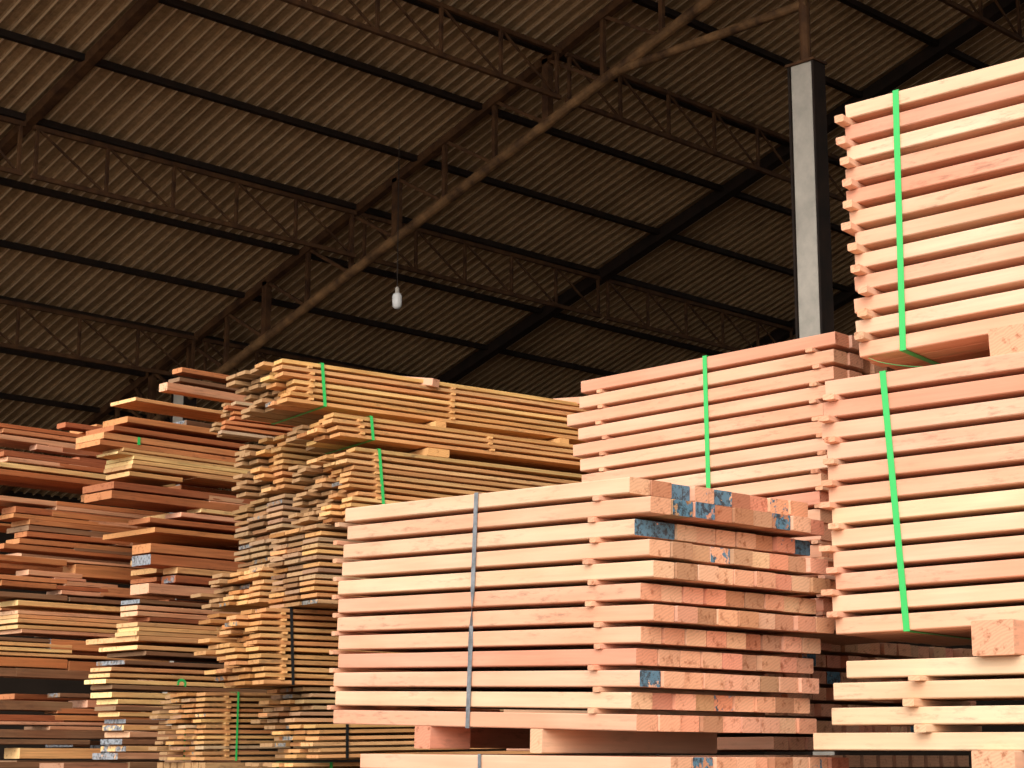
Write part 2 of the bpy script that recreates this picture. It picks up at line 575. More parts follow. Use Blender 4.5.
# hanging bulb
bp_ = P(397, 309, 21.0)
bl = empty('pendant_bulb', bp_); tag(bl, 'small white light bulb hanging on a cable under the dark roof', 'lamp')
def lathe(prof, n=16):
    v, f = [], []
    for (r, z) in prof:
        for i in range(n): v.append((r * cos(2 * pi * i / n), r * sin(2 * pi * i / n), z))
    for k in range(len(prof) - 1):
        for i in range(n):
            j = (i + 1) % n
            f.append((k * n + i, k * n + j, (k + 1) * n + j, (k + 1) * n + i))
    return v, f
v, f = lathe([(.001, 0), (.03, .004), (.052, .03), (.056, .07), (.056, .15), (.045, .175), (.03, .185)])
me = bpy.data.meshes.new('glass'); me.from_pydata(v, [], f); me.materials.append(M['white'])
for p in me.polygons: p.use_smooth = True
link('glass', me, bl)
v, f = lathe([(.03, .185), (.024, .20), (.024, .245), (.012, .26), (.001, .262)])
me = bpy.data.meshes.new('socket'); me.from_pydata(v, [], f); me.materials.append(M['concrete']); link('socket', me, bl)
ztop = roof_z(bp_.y) - bp_.z - .1
cb = MB(); cb.tube((0, 0, .255), (0, 0, ztop), .006, 6)
link('cable', cb.mesh('cable', [M['cable']]), bl)

# ================================================================== PINK BEAM BUNDLES
T_, G_ = .0540, .0175
PT = T_ + G_
def beam_bundle(nm, adj, b, n, nw, seen, colors=None, joff=.02, paint=0.0, offs=None, ends=None, group=None, dark=1.0, where2='long face', lefts=None):
    """nm: words for the bundle in labels; seen(i,k) -> individual beam, else part of the hidden core"""
    for k in range(n):
        lo = (offs[k] if offs else rnd.uniform(-joff, joff))
        base = (colors[k] if colors else rnd.choice(PINK))
        Lk = round(lefts[k] - lo, 2) if lefts else b.L
        for i in range(nw):
            jo = lo + (rnd.uniform(-joff, joff) if i else 0)
            col = shade(base if i == 0 else rnd.choice(PINK), .05 if i == 0 else .13)
            if i and rnd.random() < .25: col = (col[0] * .66, col[1] * .62, col[2] * .56)
            c = b.pt(Lk / 2 + jo, b.wid * (i + .5), b.pitch * k + b.t / 2)
            if seen(i, k):
                al = 1.0
                if i and rnd.random() < paint: al = rnd.choice((.3, .45, .52, .6))
                if ends and (i, k) in ends: al = ends[(i, k)]
                if i == 0: lab = '%s beam, %s layer of the %s, on its %s' % (adj, ordn(k + 1), nm, where2)
                else: lab = '%s beam, %s layer of the %s, %s in from its %s' % (adj, ordn(k + 1), nm, ordn(i + 1), where2)
                stick('timber_beam', c, b.l, b.u, Lk, b.wid - .003, b.t, (*col, al), rnd.randrange(4), .12, lab, 'beam', group or 'beams of the ' + nm)
            else:
                core('beam', c, b.l * b.L / 2, b.w * (b.wid - .004) / 2, b.u * b.t / 2)

def px_s(b, px, py): return b.at(px, py)[0]

# --- B1 front
l1 = vdir(-1249, 686)
w1 = yaw_dir(-1.0, .3)
A1 = P(636, 476, 6.2)
b1 = Bundle(A1, l1, w1, PT, T_, .106, 1)
b1.L = px_s(b1, 338, 600)
offs1 = [px_s(b1, x, 476 + 21.4 * k) for k, x in enumerate((629, 650, 634, 649, 653, 640, 653, 640, 636, 639, 631, 636))]
lefts1 = [px_s(b1, x, 506 + 20.2 * k) for k, x in enumerate((345, 347, 343, 342, 338, 338, 337, 338, 338, 333, 334, 333))]
cols1 = [PINK[4], PINK[2], PINK[1], PINK[1], PINK[4], PINK[0], PINK[0], PINK[2], PINK[3], PINK[1], CREAM, PINK[2]]
paint1 = {(2, 0): .3, (4, 0): .45, (3, 0): .6, (2, 1): .4, (1, 1): .45, (1, 2): .3, (0, 2): .3, (3, 3): .5, (0, 9): .45, (6, 1): .5, (7, 0): .6, (4, 2): 1}
beam_bundle('front strapped bundle', 'pink sawn', b1, 12, 9, lambda i, k: True, cols1, .013, .04, offs1, paint1, lefts=lefts1)
for k in range(11):
    kk = PT * k + T_ + G_ / 2
    s0 = px_s(b1, 340 - k * .8, 505 + 20 * k) 
    spacer(b1, s0 + rnd.uniform(-.01, .015), kk, .90, .012 + rnd.uniform(-.005, .02), .028, G_, 'thin spacer stick under the %s layer of the front strapped bundle, far left end' % ordn(k + 1))
    s0 = px_s(b1, rnd.uniform(589, 600), 495 + 21 * k)
    spacer(b1, s0, kk, .90, .012 + rnd.uniform(0, .025), .03, G_, 'thin spacer stick under the %s layer of the front strapped bundle, by its right corner' % ordn(k + 1))
H1 = PT * 11 + T_
sa, sb_ = px_s(b1, 477, 492), px_s(b1, 468, 728)
strap(b1, sa, sb_, 0, H1, .0, M['grey_band'], .106 * 9, 'grey metal band strapped round the front bundle', None, 1.0, .021)
# dunnage under B1
GAP0 = .082
def blockdir(b, px0, px1, py, wpx, tall, kdown, label, dep, col=PINK[3]):
    s0, _ = b.at(px0, py)
    c = b.pt(s0 , dep / 2 - .0, kdown + tall / 2)
    return stick('timber_block', c, b.w, b.u, dep, wpx, tall, (*shade(col, .05), 1), 1, .2, label, 'block')
blockdir(b1, 422, 0, 742, .09, GAP0, H1, 'short square timber block under the front bundle, left of the longer one', .20)
blockdir(b1, 536, 0, 745, .06, GAP0, H1, 'long timber bearer on edge under the front bundle, right of the short block', .92, PINK[4])
b_back = stick('timber_block', b1.pt(b1.L * .80, .62, H1 + GAP0 / 2), b1.w, b1.u, .6, .07, GAP0, (*PINK[3], 1), 2, .2,
               'timber bearer hidden deep under the far end of the front bundle', 'block')

# --- B0 below front
b0 = Bundle(b1.pt(0, 0, H1 + GAP0), vdir(-1350, 735), w1, PT, T_, .106, 1)
s_r, _ = b0.at(672, 766); s_l, _ = b0.at(361, 762)
b0.a = b0.pt(s_r, 0, 0); b0.L = s_l - s_r
beam_bundle('lowest front bundle', 'pink sawn', b0, 1, 9, lambda i, k: True, [PINK[1]], .02, .05)
for k in range(1, 9):
    for i in range(9):
        core('beam', b0.pt(b0.L / 2, .106 * (i + .5), PT * k + T_ / 2), b0.l * b0.L / 2, b0.w * .051, b0.u * (T_ / 2 + .004))
strap(b0, px_s(b0, 480, 764), px_s(b0, 480, 768), 0, PT * 8, 0, M['grey_band'], .106 * 9, 'grey metal band round the lowest bundle at the bottom edge', None, 0, .016)

# --- B2 behind, right of centre
l2 = vdir(-1604, 813)
w2 = yaw_dir(3.1)
A2 = P(835, 331, 7.55)
b2 = Bundle(A2, l2, w2, .0718, T_, .106, 1)
b2.L = px_s(b2, 582, 430)
offs2 = [0, .01, .015, .05, .07, .05, .03, .06, .09] + [.1] * 8
cols2 = [PINK[3], PINK[1], PINK[0], PINK[2], PINK[0], PINK[2], PINK[1], PINK[4], PINK[1], PINK[3], PINK[1], PINK[2], PINK[0], PINK[2], PINK[1], PINK[3], PINK[1]]
beam_bundle('middle stack behind the front', 'pink sawn', b2, 17, 8, lambda i, k: i == 0 or k < 4, cols2, .03, .12, offs2, lefts=[px_s(b2, x, 382 + 15 * k) for k, x in enumerate((580.5, 580, 567, 578, 572, 580, 581, 576, 580, 580, 580, 580, 580, 580, 580, 580, 580))])
for k in range(16):
    kk = .0718 * k + T_ + .008
    spacer(b2, px_s(b2, 601, 400 + 15 * k) + rnd.uniform(-.02, .02), kk, .8, .004 + rnd.uniform(0, .012), .03, .0155, 'thin spacer stick under the %s layer of the middle stack, left end' % ordn(k + 1))
    spacer(b2, .1 + rnd.uniform(-.02, .03), kk, .8, .006 + rnd.uniform(0, .03), .035, .0155, 'thin spacer stick under the %s layer of the middle stack, right end' % ordn(k + 1))
H2 = .0718 * 16 + T_
strap(b2, px_s(b2, 705, 357), px_s(b2, 711, 540), 0, H2, 0, M['green'], .106 * 8, 'green strap round the middle stack behind the front bundle', 'green plastic straps', 0, .022)
kb = MB()
# loose ends lying on top of B2
stick('timber_block', b2.pt(b2.L - .22, .5, -.022), b2.l, b2.u, .25, .08, .044, (*PINK[2], 1), 1, .2, 'small offcut lying on top of the middle stack near its left end', 'block')

# --- B3 right, middle height
l3 = -vdir(-2000, 810)
w3 = Vector((l3.y * -1, l3.x, 0)).normalized()
if w3.x < 0: w3 = -w3
A3 = P(825, 381, 6.75)
b3 = Bundle(A3, l3, w3, .0778, .058, .112, 2.6)
b3.pitch = .0790
offs3 = [.0, -.01, -.02, .0, .0, -.0, .01, .005, .01, .015, .0, .01]
cols3 = [PINK[2], PINK[3], PINK[1], PINK[2], PINK[0], PINK[0], CREAM, PINK[4], PINK[1], PINK[2], PINK[4], PINK[1]]
H3 = b3.at(827, 635)[1]
b3.pitch = (H3 - b3.t) / 11
G3 = b3.pitch - b3.t
beam_bundle('lower right-hand bundle', 'pink sawn', b3, 12, 8, lambda i, k: i == 0 or (i < 3 and k == 0), cols3, .012, 0, offs3)
for k in range(11):
    kk = b3.pitch * k + b3.t + G3 / 2
    spacer(b3, .015 + rnd.uniform(-.03, .02), kk, .85, .02 + rnd.uniform(0, .035), .045, G3, 'thin spacer stick under the %s layer of the lower right-hand bundle, left end' % ordn(k + 1))
strap(b3, px_s(b3, 883, 374), px_s(b3, 907, 628), 0, H3, 0, M['green'], .112 * 8, 'long green strap round the lower right-hand bundle', 'green plastic straps', 0, .024)

# --- B4 top right, on bearers over B3
l4 = -vdir(-2128, 904)
w4 = Vector((-l4.y, l4.x, 0)).normalized()
if w4.x < 0: w4 = -w4
b4 = Bundle(P(845, 105, 7.0), l4, w4, .0790, .0555, .112, 2.6)
H4 = b4.at(856, 358)[1]
b4.pitch = (H4 - b4.t) / 11
G4 = b4.pitch - b4.t
offs4 = [0, -.005, 0, -.01, -.01, .0, .02, .015, .01, .005, .01, .02]
cols4 = [PINK[4], PINK[3], PINK[4], PINK[0], PINK[3], PINK[2], PINK[1], PINK[4], PINK[2], PINK[1], PINK[4], PINK[0]]
beam_bundle('top right-hand bundle', 'pink sawn', b4, 12, 7, lambda i, k: i == 0 or k == 11, cols4, .012, 0, offs4)
for k in range(11):
    kk = b4.pitch * k + b4.t + G4 / 2
    spacer(b4, .01 + (0.04 if k > 5 else 0) + rnd.uniform(-.02, .02), kk, .75, .04 + rnd.uniform(0, .03), .04, G4, 'thin spacer stick under the %s layer of the top right-hand bundle, left end' % ordn(k + 1))
strap(b4, px_s(b4, 896, 93), px_s(b4, 903, 344), 0, H4, 0, M['green'], .112 * 7, 'pale green strap round the top right-hand bundle', 'green plastic straps', 0, .024)
s5, k5 = b4.at(1008, 332)
stick('timber_block', b4.pt(s5 + .02, .28, H4 + .052 ), b4.w, b4.u, .7, .13, .10, (*PINK[2], 1), 1, .2, 'square timber bearer under the top right-hand bundle, at the right edge', 'block')

# --- B5 bottom right bundle with long pale rails
b5 = Bundle(P(846, 661, 6.35), -vdir(-1700, 745), w3, .085, .064, .112, 2.4)
rows5 = [(846, 661, 17), (833, 683, 18), (831, 708, 17), (813, 733, 17)]
for k, (px, py, tp) in enumerate(rows5):
    s0, k0 = b5.at(px, py)
    tt = .058
    for i in range(3):
        c = b5.pt(s0 + 1.2 + (.04 * i if i else 0), .112 * (i + .5), k0 + tt / 2)
        stick('timber_beam', c, b5.l, b5.u, 2.4, .109, tt, (*shade(CREAM if i == 0 else PINK[1], .03), 1), k % 4, .12,
              'pale cream beam, %s rail of the bottom right pile, %s in from its face' % (ordn(k + 1), ordn(i + 1)), 'beam', 'pale rails of the bottom right pile')
    if k < 3:
        s1, _ = b5.at(920 + (6 if k == 2 else -6 * k), py + 20)
        k1 = b5.at(rows5[k + 1][0], rows5[k + 1][1])[1]
        gap = k1 - (k0 + tt)
        spacer(b5, s1, k0 + tt + gap / 2, .34, .02, .045, gap, 'cream spacer stick under the %s rail of the bottom right pile' % ordn(k + 1), CREAM)
s6, k6 = b5.at(990, 642)
kb3 = b3.at(990, 630)
z_top = b3.pt(s6, 0, H3).z; 
cc = b5.pt(b5.at(1000, 640)[0], .3, 0); zt5 = cc.z
zlo = b5.pt(b5.at(1000, 640)[0], 0, 0).z
zhi = hit(1000, 625, b3.a, b3.w).z
stick('timber_block', Vector((cc.x, cc.y, (zlo + zhi) / 2)), b5.w, Vector((0, 0, 1)), .7, .15, max(.05, zhi - zlo), (*PINK[2], 1), 1, .2,
      'square timber bearer between the lower right-hand bundle and the pale rails', 'block')
s7, k7 = b5.at(1000, 760)
stick('timber_block', b5.pt(s7, .3, b5.at(813, 733)[1] + .058 + .05), b5.w, b5.u, .7, .15, .1, (*PINK[1], 1), 1, .2,
      'square timber bearer under the pale rails at the bottom right corner', 'block')

# --- B6 shaded beam ends behind the bottom right pile
b6 = Bundle(P(770, 634, 7.9), yaw_dir(90), yaw_dir(0), .0718, T_, .106, 1.6)
for k in range(7):
    for i in range(15):
        kx = b6.pt(rnd.uniform(-.03, .03) + .8, .106 * (i + .5), .0718 * k + T_ / 2)
        al = .35 if (i * 7 + k * 3) % 17 == 0 else 1.0
        stick('timber_beam', kx, b6.l, b6.u, 1.6, .102, T_, (*shade(rnd.choice(PINK[:4]), .15), al), rnd.randrange(4), .12,
              'shaded beam end behind the pale rails, %s row, %s from the left' % (ordn(k + 1), ordn(i + 1)), 'beam', 'shaded beams behind the pale rails')

# green strap tail drooping behind the right-hand bundles
tail = []
for i in range(15):
    f = i / 14
    tail.append(b4.pt(.05 + .42 * f, .02 + .25 * f, H4 + .006 + .045 * sin(pi * f) ** .7))
mb = MB()
for a, c in zip(tail, tail[1:]):
    sd = b4.w * .008
    mb.quad_prism([a - sd, a + sd, a + sd + Vector((0, 0, .0015)), a - sd + Vector((0, 0, .0015))],
                  [c - sd, c + sd, c + sd + Vector((0, 0, .0015)), c - sd + Vector((0, 0, .0015))])
tag(mb.build('strap_tail', M['green']), 'loose green strap tail in the gap below the top right-hand bundle', 'strap')

# supports below the picture for the right-hand stacks
def plinth(b, kd, n_w, L, mat='beam'):
    p = b.pt(0, 0, kd)
    z = p.z
    wv = b.w * n_w
    k = 0
    while z - .07 > 0:
        for q in range(max(2, int(n_w / .12))):
            f = (q + .5) / max(2, int(n_w / .12))
            c = b.pt(L / 2, n_w * f, kd); c.z = z - .03
            hx = Vector((b.l.x, b.l.y, 0)).normalized()
            core(mat, c, hx * L / 2, b.w * .05, Vector((0, 0, .026)))
        z -= .066
        k += 1
plinth(b5, b5.at(813, 733)[1] + .16, .5, 2.4)
plinth(b6, .0718 * 7, 1.55, 1.6)

# ================================================================== YELLOW BOARD STACKS
DLC = yaw_dir(-12.3, -1.2)
WDC = yaw_dir(77.7, 0)
BOARDS = []
bid = [0]
def board_bundle(nm, adj, px, py, depth, n, pitch_px, nw, L=3.2, wid=.125, tfrac=.62, cols=YEL, corners=None, joff=.02, jin=.035,
                 weather=.25, dark=1.0, elev=-1.2, fan=0.0, bow=1.0, yaw=-12.3, straps=()):
    ppm = F / depth
    pitch = pitch_px / ppm
    t = pitch * tfrac
    b = Bundle(P(px, py, depth), yaw_dir(yaw, elev), yaw_dir(yaw + 90), pitch, t, wid, L)
    for k in range(n):
        lo = rnd.uniform(-joff, joff)
        if corners: lo = b.at(corners[k], py + pitch_px * k)[0]
        base = rnd.choice(cols)
        for i in range(nw):
            jo = lo + (rnd.uniform(-jin, jin) if i else 0) + fan * i
            col = shade(base if i == 0 else rnd.choice(cols), .16)
            if i and rnd.random() < weather: col = tuple(a * f for a, f in zip(col, (.68, .58, .48)))
            al = rnd.choice((.45, .55)) if rnd.random() < weather * .22 else 1.0
            Lb = L
            c = b.pt(Lb / 2 + jo, wid * (i + .5), pitch * k + t / 2 + rnd.uniform(-.1, .1) * (pitch - t))
            if i == 0: lab = '%s board on the long face of the %s, %s from top' % (adj, nm, ordn(k + 1))
            else: lab = '%s board end, layer %s of the %s, %s from right' % (adj, ['', 'one', 'two', 'three', 'four', 'five', 'six', 'seven', 'eight', 'nine', 'ten', 'eleven', 'twelve', 'thirteen', 'fourteen'][k + 1], nm, ordn(i + 1))
            BOARDS.append((wid / depth / (1 + .45 * i) * (2.0 if i == 0 else 1), c, b.l, b.u, Lb, wid - .006 - rnd.choice((0, 0, .01)), t, (*col, al), lab, 'boards of the ' + nm))
    return b, pitch, t

def board_spacers(b, pitch, t, px, n, nm, py0, step, prot=.004, wd=.03):
    for k in range(n):
        s0 = b.at(px, py0 + step * k)[0]
        g = pitch - t
        spacer(b, s0 + rnd.uniform(-.01, .01), pitch * k + t + g / 2, .5, prot + rnd.uniform(0, .006), wd, g * 1.0, 'thin spacer stick under layer %s of the %s' % (ordn(k + 1), nm), YEL[2])

C = {}
b, p, t = board_bundle('topmost yellow stack', 'yellow sawn', 285, 358, 11.5, 7, 6.5, 5, L=4.2, wid=.15, corners=[283, 283, 285, 295, 296, 290, 288], jin=.07, weather=.08)
board_spacers(b, p, t, 454, 6, 'topmost yellow stack, mid length', 385, 6.4)
board_spacers(b, p, t, 312, 6, 'topmost yellow stack, left end', 368, 6.4)
strap(b, b.at(322, 365)[0], b.at(325, 404)[0], 0, p * 6 + t, 0, M['green'], .125 * 6, 'green strap round the topmost yellow stack', 'green plastic straps', 0, .022)
HC1 = p * 6 + t
for (px, lab) in ((437, 'middle'), (560, 'right')):
    stick('timber_block', b.pt(b.at(px, 430)[0], .3, HC1 + .04), b.w, b.u, .7, .08, .06, (*YEL[2], 1), 1, .3, 'small bearer block under the topmost yellow stack, %s one' % lab, 'block')
s0 = b.at(446, 376)[0]
stick('timber_block', b.pt(s0 - .25, .32, -.04), yaw_dir(100, 10), Vector((0, 0, 1)), .8, .07, .05, (*PINK[2], 1), 1, .2, 'pink timber offcut poking up on top of the yellow stack', 'block')
stick('timber_block', b.pt(b.at(572, 400)[0], .3, -.03), yaw_dir(95, 4), Vector((0, 0, 1)), .8, .08, .05, (*PINK[2], 1), 1, .2, 'pink timber offcut on the yellow stack beside the middle pink stack', 'block')

board_bundle('small red-tipped stack', 'reddish', 232, 400, 12.6, 7, 5.2, 2, L=2.2, wid=.1, cols=[RED[3], YEL[0], (.6, .4, .25)], weather=.4, joff=.06)
b, p, t = board_bundle('second yellow stack', 'yellow sawn', 337, 412, 11.3, 4, 6.4, 4, L=3.9, wid=.16, corners=[334, 334, 339, 340], jin=.10, weather=.25)
strap(b, b.at(371, 418)[0], b.at(373, 445)[0], 0, p * 3 + t, 0, M['green'], .125 * 5, 'green strap round the second yellow stack', 'green plastic straps', 0, .02)
board_spacers(b, p, t, 362, 3, 'second yellow stack, left end', 420, 6.3)
board_spacers(b, p, t, 492, 3, 'second yellow stack, mid length', 438, 6.3)
HC2 = p * 3 + t
stick('timber_block', b.pt(b.at(437, 452)[0], .3, HC2 + .035), b.w, b.u, .64, .16, .05, (*YEL[2], 1), 1, .3, 'flat bearer block under the second yellow stack', 'block')
board_bundle('rear yellow stack', 'weathered', 284, 434, 12.15, 9, 6.2, 4, L=3.0, wid=.16, jin=.09, weather=.35)
b, p, t = board_bundle('third yellow stack', 'yellow sawn', 352, 446, 11.1, 12, 6.3, 5, L=3.8, wid=.15, jin=.08, weather=.35, joff=.06)
strap(b, b.at(379, 450)[0], b.at(385, 500)[0], 0, p * 11 + t, 0, M['green'], .125 * 6, 'green strap round the third yellow stack', 'green plastic straps', 0, .02)
board_spacers(b, p, t, 378, 8, 'third yellow stack', 455, 6.2)
GREY = [(.50, .32, .18), (.43, .27, .15), (.54, .34, .18), (.40, .25, .15)]
board_bundle('grey weathered stack', 'grey-brown', 285, 493, 12.05, 12, 6.1, 3, L=3.0, wid=.25, cols=GREY, weather=.5, elev=-.6)
b, p, t = board_bundle('wavy brown stack', 'brown rough', 318, 524, 11.2, 13, 6.2, 3, L=3.4, wid=.22, cols=GREY + YEL[:2], weather=.35, elev=-.2, jin=.02)
board_bundle('bulging rough stack', 'rough yellow', 262, 566, 12.05, 6, 6.3, 5, L=2.4, wid=.19, cols=YEL, weather=.4, jin=.1, elev=0)
b, p, t = board_bundle('black-strapped stack', 'yellow-brown', 262, 607, 11.3, 12, 6.5, 4, L=3.2, wid=.19, cols=YEL, weather=.35, jin=.09, joff=.06, elev=.0)
strap(b, b.at(291, 609)[0], b.at(293, 683)[0], 0, p * 11 + t, 0, M['black'], .125 * 6, 'black strap round the stack beside the front bundle', None, 0, .02)
board_spacers(b, p, t, 284, 11, 'black-strapped stack', 614, 6.5)
b, p, t = board_bundle('shadowed lower stack', 'brown', 305, 687, 11.4, 6, 6.1, 4, L=2.8, wid=.17, cols=GREY + YEL[:2], weather=.4, jin=.08, joff=.08, elev=.2)
b, p, t = board_bundle('lowest black-strapped stack', 'yellow', 318, 724, 11.1, 6, 6.0, 4, L=3.2, wid=.18, cols=YEL, weather=.25, jin=.08, joff=.03, elev=1.0)
strap(b, b.at(347, 726)[0], b.at(347, 760)[0], 0, p * 5 + t, 0, M['black'], .125 * 6, 'black strap round the low stack under the front bundle corner', None, 0, .02)
b, p, t = board_bundle('low green-strapped stack', 'pale brown', 206, 692, 12.3, 13, 5.3, 5, L=2.6, wid=.17, cols=YEL + [(.6, .4, .24)], weather=.25, jin=.07, elev=.3)
strap(b, b.at(238, 700)[0], b.at(236, 757)[0], 0, p * 12 + t, 0, M['green'], .125 * 7, 'green strap round the low stack at lower left', 'green plastic straps', 0, .014)
board_spacers(b, p, t, 228, 12, 'green-strapped low stack', 697, 5.2)
bz, p, t = board_bundle('bottom-edge yellow stack', 'pale yellow', 292, 763, 11.2, 2, 6.0, 6, L=3.0, cols=YEL, weather=.1, elev=.2)
strap(bz, bz.at(331, 765)[0], bz.at(331, 768)[0], 0, p + t, 0, M['green'], .125 * 6, 'green strap on the bottom-most yellow stack', 'green plastic straps', 0, .02)
plinth(bz, p * 2, .75, 3.0, 'board')
bz2 = Bundle(P(206, 762, 12.2), yaw_dir(-12.3), yaw_dir(77.7), .03, .02, .12, 2.6)
plinth(bz2, 0, .85, 2.6, 'board')

BOARDS.sort(key=lambda r: -r[0])
for q, (a, c, l, u, L, w, t, col, lab, grp) in enumerate(BOARDS):
    if q < 300:
        stick('sawn_board', c, l, u, L, round(w, 2), round(t, 3), col, q % 5, .9, lab, 'board', grp)
    else:
        y = u.cross(l)
        o = stick_mesh('sawn_board', L, round(w, 2), round(t, 3), q % 5, .9)
        mb = CORE.setdefault('board_heap', MB())
        mt = Matrix.Translation(c) @ basis(l, u)
        base = len(mb.v)
        mb.v += [tuple(mt @ v.co) for v in o.vertices]
        for pl in o.polygons:
            mb.f.append(tuple(base + i for i in pl.vertices)); mb.mi.append(pl.material_index)

# ================================================================== MIXED PLANK PILES AT LEFT
pile_n = {}
def pile(nm, Y, rows, kind='hardwood_plank'):
    """rows: (px corner, py top, thickness px, width m, px right end, colour, alpha)"""
    p0 = Vector((0, Y, 0)); n = Vector((0, 1, 0))
    rows = [list(r) for r in sorted(rows, key=lambda r: r[1])]
    for i, r in enumerate(rows):
        for q in rows[i + 1:]:
            if min(r[4], q[4]) - max(r[0], q[0]) > 20:
                dyp = q[1] - r[1] - (q[0] - r[0]) * .10
                if dyp > 1.5: r[2] = max(2.4, min(r[2], dyp - .3)); break
    for j, (px, py, tp, wm, xr, col, al) in enumerate(rows):
        a = hit(px, py, p0, n)
        r = hit(xr, py + (xr - px) * .1, p0, n)
        L = max(.15, r.x - a.x)
        L = round(L * 4) / 4 if L > .4 else round(L, 1)
        depth = ray(px, py).dot(Vector((0, 0, 0))) 
        t = tp * (a - CAM).length / F
        t = round(t, 3)
        base = {'R': rnd.choice(RED), 'Y': rnd.choice(YEL), 'P': (.64, .31, .17), 'D': (.24, .12, .06), 'O': (.52, .20, .07)}[col]
        c = Vector((a.x + L / 2, Y + wm / 2, a.z - t / 2))
        word = {'R': 'red-brown', 'Y': 'yellow', 'P': 'pinkish', 'D': 'dark brown', 'O': 'orange-brown'}[col]
        kk = 'hardwood_plank' 
        lab = '%s plank in the %s, %s of %s counted down from its top' % (word, nm, ordn(j + 1), 'all')
        lab = '%s plank%s, %s, %s from its top' % (word, ', painted end' if al < 1 else '', nm, ordn(j + 1))
        stick(kk, c, Vector((1, 0, 0)), Vector((0, 0, 1)), L, wm, t, (*shade(base, .1), al), j % 5, .35, lab, 'plank', 'planks of the ' + nm)
        pile_n[nm] = pile_n.get(nm, 0) + 1

pile('loose trio beside the topmost yellow stack', 12.35, [
    (182, 367, 5, .14, 290, 'R', 1), (180, 377, 4, .16, 290, 'D', 1), (168, 382, 8, .12, 290, 'P', 1)])
rowsB = [
    (136, 397, 3.5, .36, 250, 'Y', 1), (128, 416, 6, .36, 262, 'O', 1), (114, 425, 5, .40, 262, 'R', 1), (104, 432, 6, .4, 262, 'R', 1), (100, 439, 7, .35, 262, 'O', 1),
    (124, 447, 3.5, .30, 262, 'Y', 1), (118, 451, 3.5, .30, 262, 'Y', 1), (134, 455, 3.8, .40, 262, 'Y', 1), (133, 459.6, 3.8, .4, 262, 'Y', 1), (132, 464, 4, .40, 262, 'Y', 1),
    (130, 471, 4.5, .34, 190, 'Y', 1), (199, 474, 3.5, .3, 262, 'Y', 1),
    (114, 481, 7, .45, 262, 'R', 1), (112, 490, 8, .4, 262, 'R', 1),
    (210, 495, 5, .28, 262, 'P', 1), (210, 500.6, 5, .26, 262, 'P', 1),
    (181, 512, 4.5, .22, 262, 'P', 1), (201, 508, 4, .2, 240, 'Y', 1), (150, 517, 5, .3, 262, 'R', 1),
    (155, 527, 5, .75, 262, 'O', 1), (151, 543, 9, .26, 262, 'O', 1), (151, 554, 10, .26, 262, 'R', .3),
    (178, 567, 6, .2, 262, 'Y', 1), (176, 575, 7, .2, 262, 'R', .5), (149, 583, 10, .26, 262, 'P', 1),
    (140, 599, 4, .26, 262, 'D', .35), (138, 605, 4.5, .24, 262, 'P', 1), (138, 611, 4.5, .24, 262, 'P', 1), (150, 617, 4, .3, 262, 'R', 1),
    (138, 622, 4, .3, 262, 'Y', 1), (139, 626.5, 4, .3, 262, 'Y', 1), (137, 631, 4, .3, 262, 'Y', 1), (139, 635.5, 5, .75, 262, 'Y', 1),
    (138, 645, 4, .55, 262, 'Y', 1), (146, 651, 4, .55, 262, 'D', 1), (125, 660, 4, .4, 262, 'D', .45),
    (112, 667, 3.6, .3, 262, 'Y', 1), (110, 673, 3.6, .3, 262, 'Y', 1), (106, 679, 4, .3, 262, 'Y', 1), (112, 684.5, 4, .3, 262, 'D', 1),
    (112, 692, 5, .3, 200, 'Y', 1), (118, 699, 4.5, .3, 200, 'Y', 1), (116, 706, 4, .3, 200, 'D', 1), (120, 712, 4, .3, 200, 'Y', 1),
    (126, 719, 4, .3, 200, 'D', .4), (124, 725, 5, .3, 200, 'Y', .5), (130, 732, 5, .35, 200, 'P', 1), (122, 739, 5, .3, 200, 'D', .3), (126, 746, 5, .35, 200, 'Y', .5), (118, 753, 6, .35, 200, 'P', .4), (130, 762, 6, .3, 200, 'D', 1)]
pile('mixed centre-left pile', 12.3, rowsB)
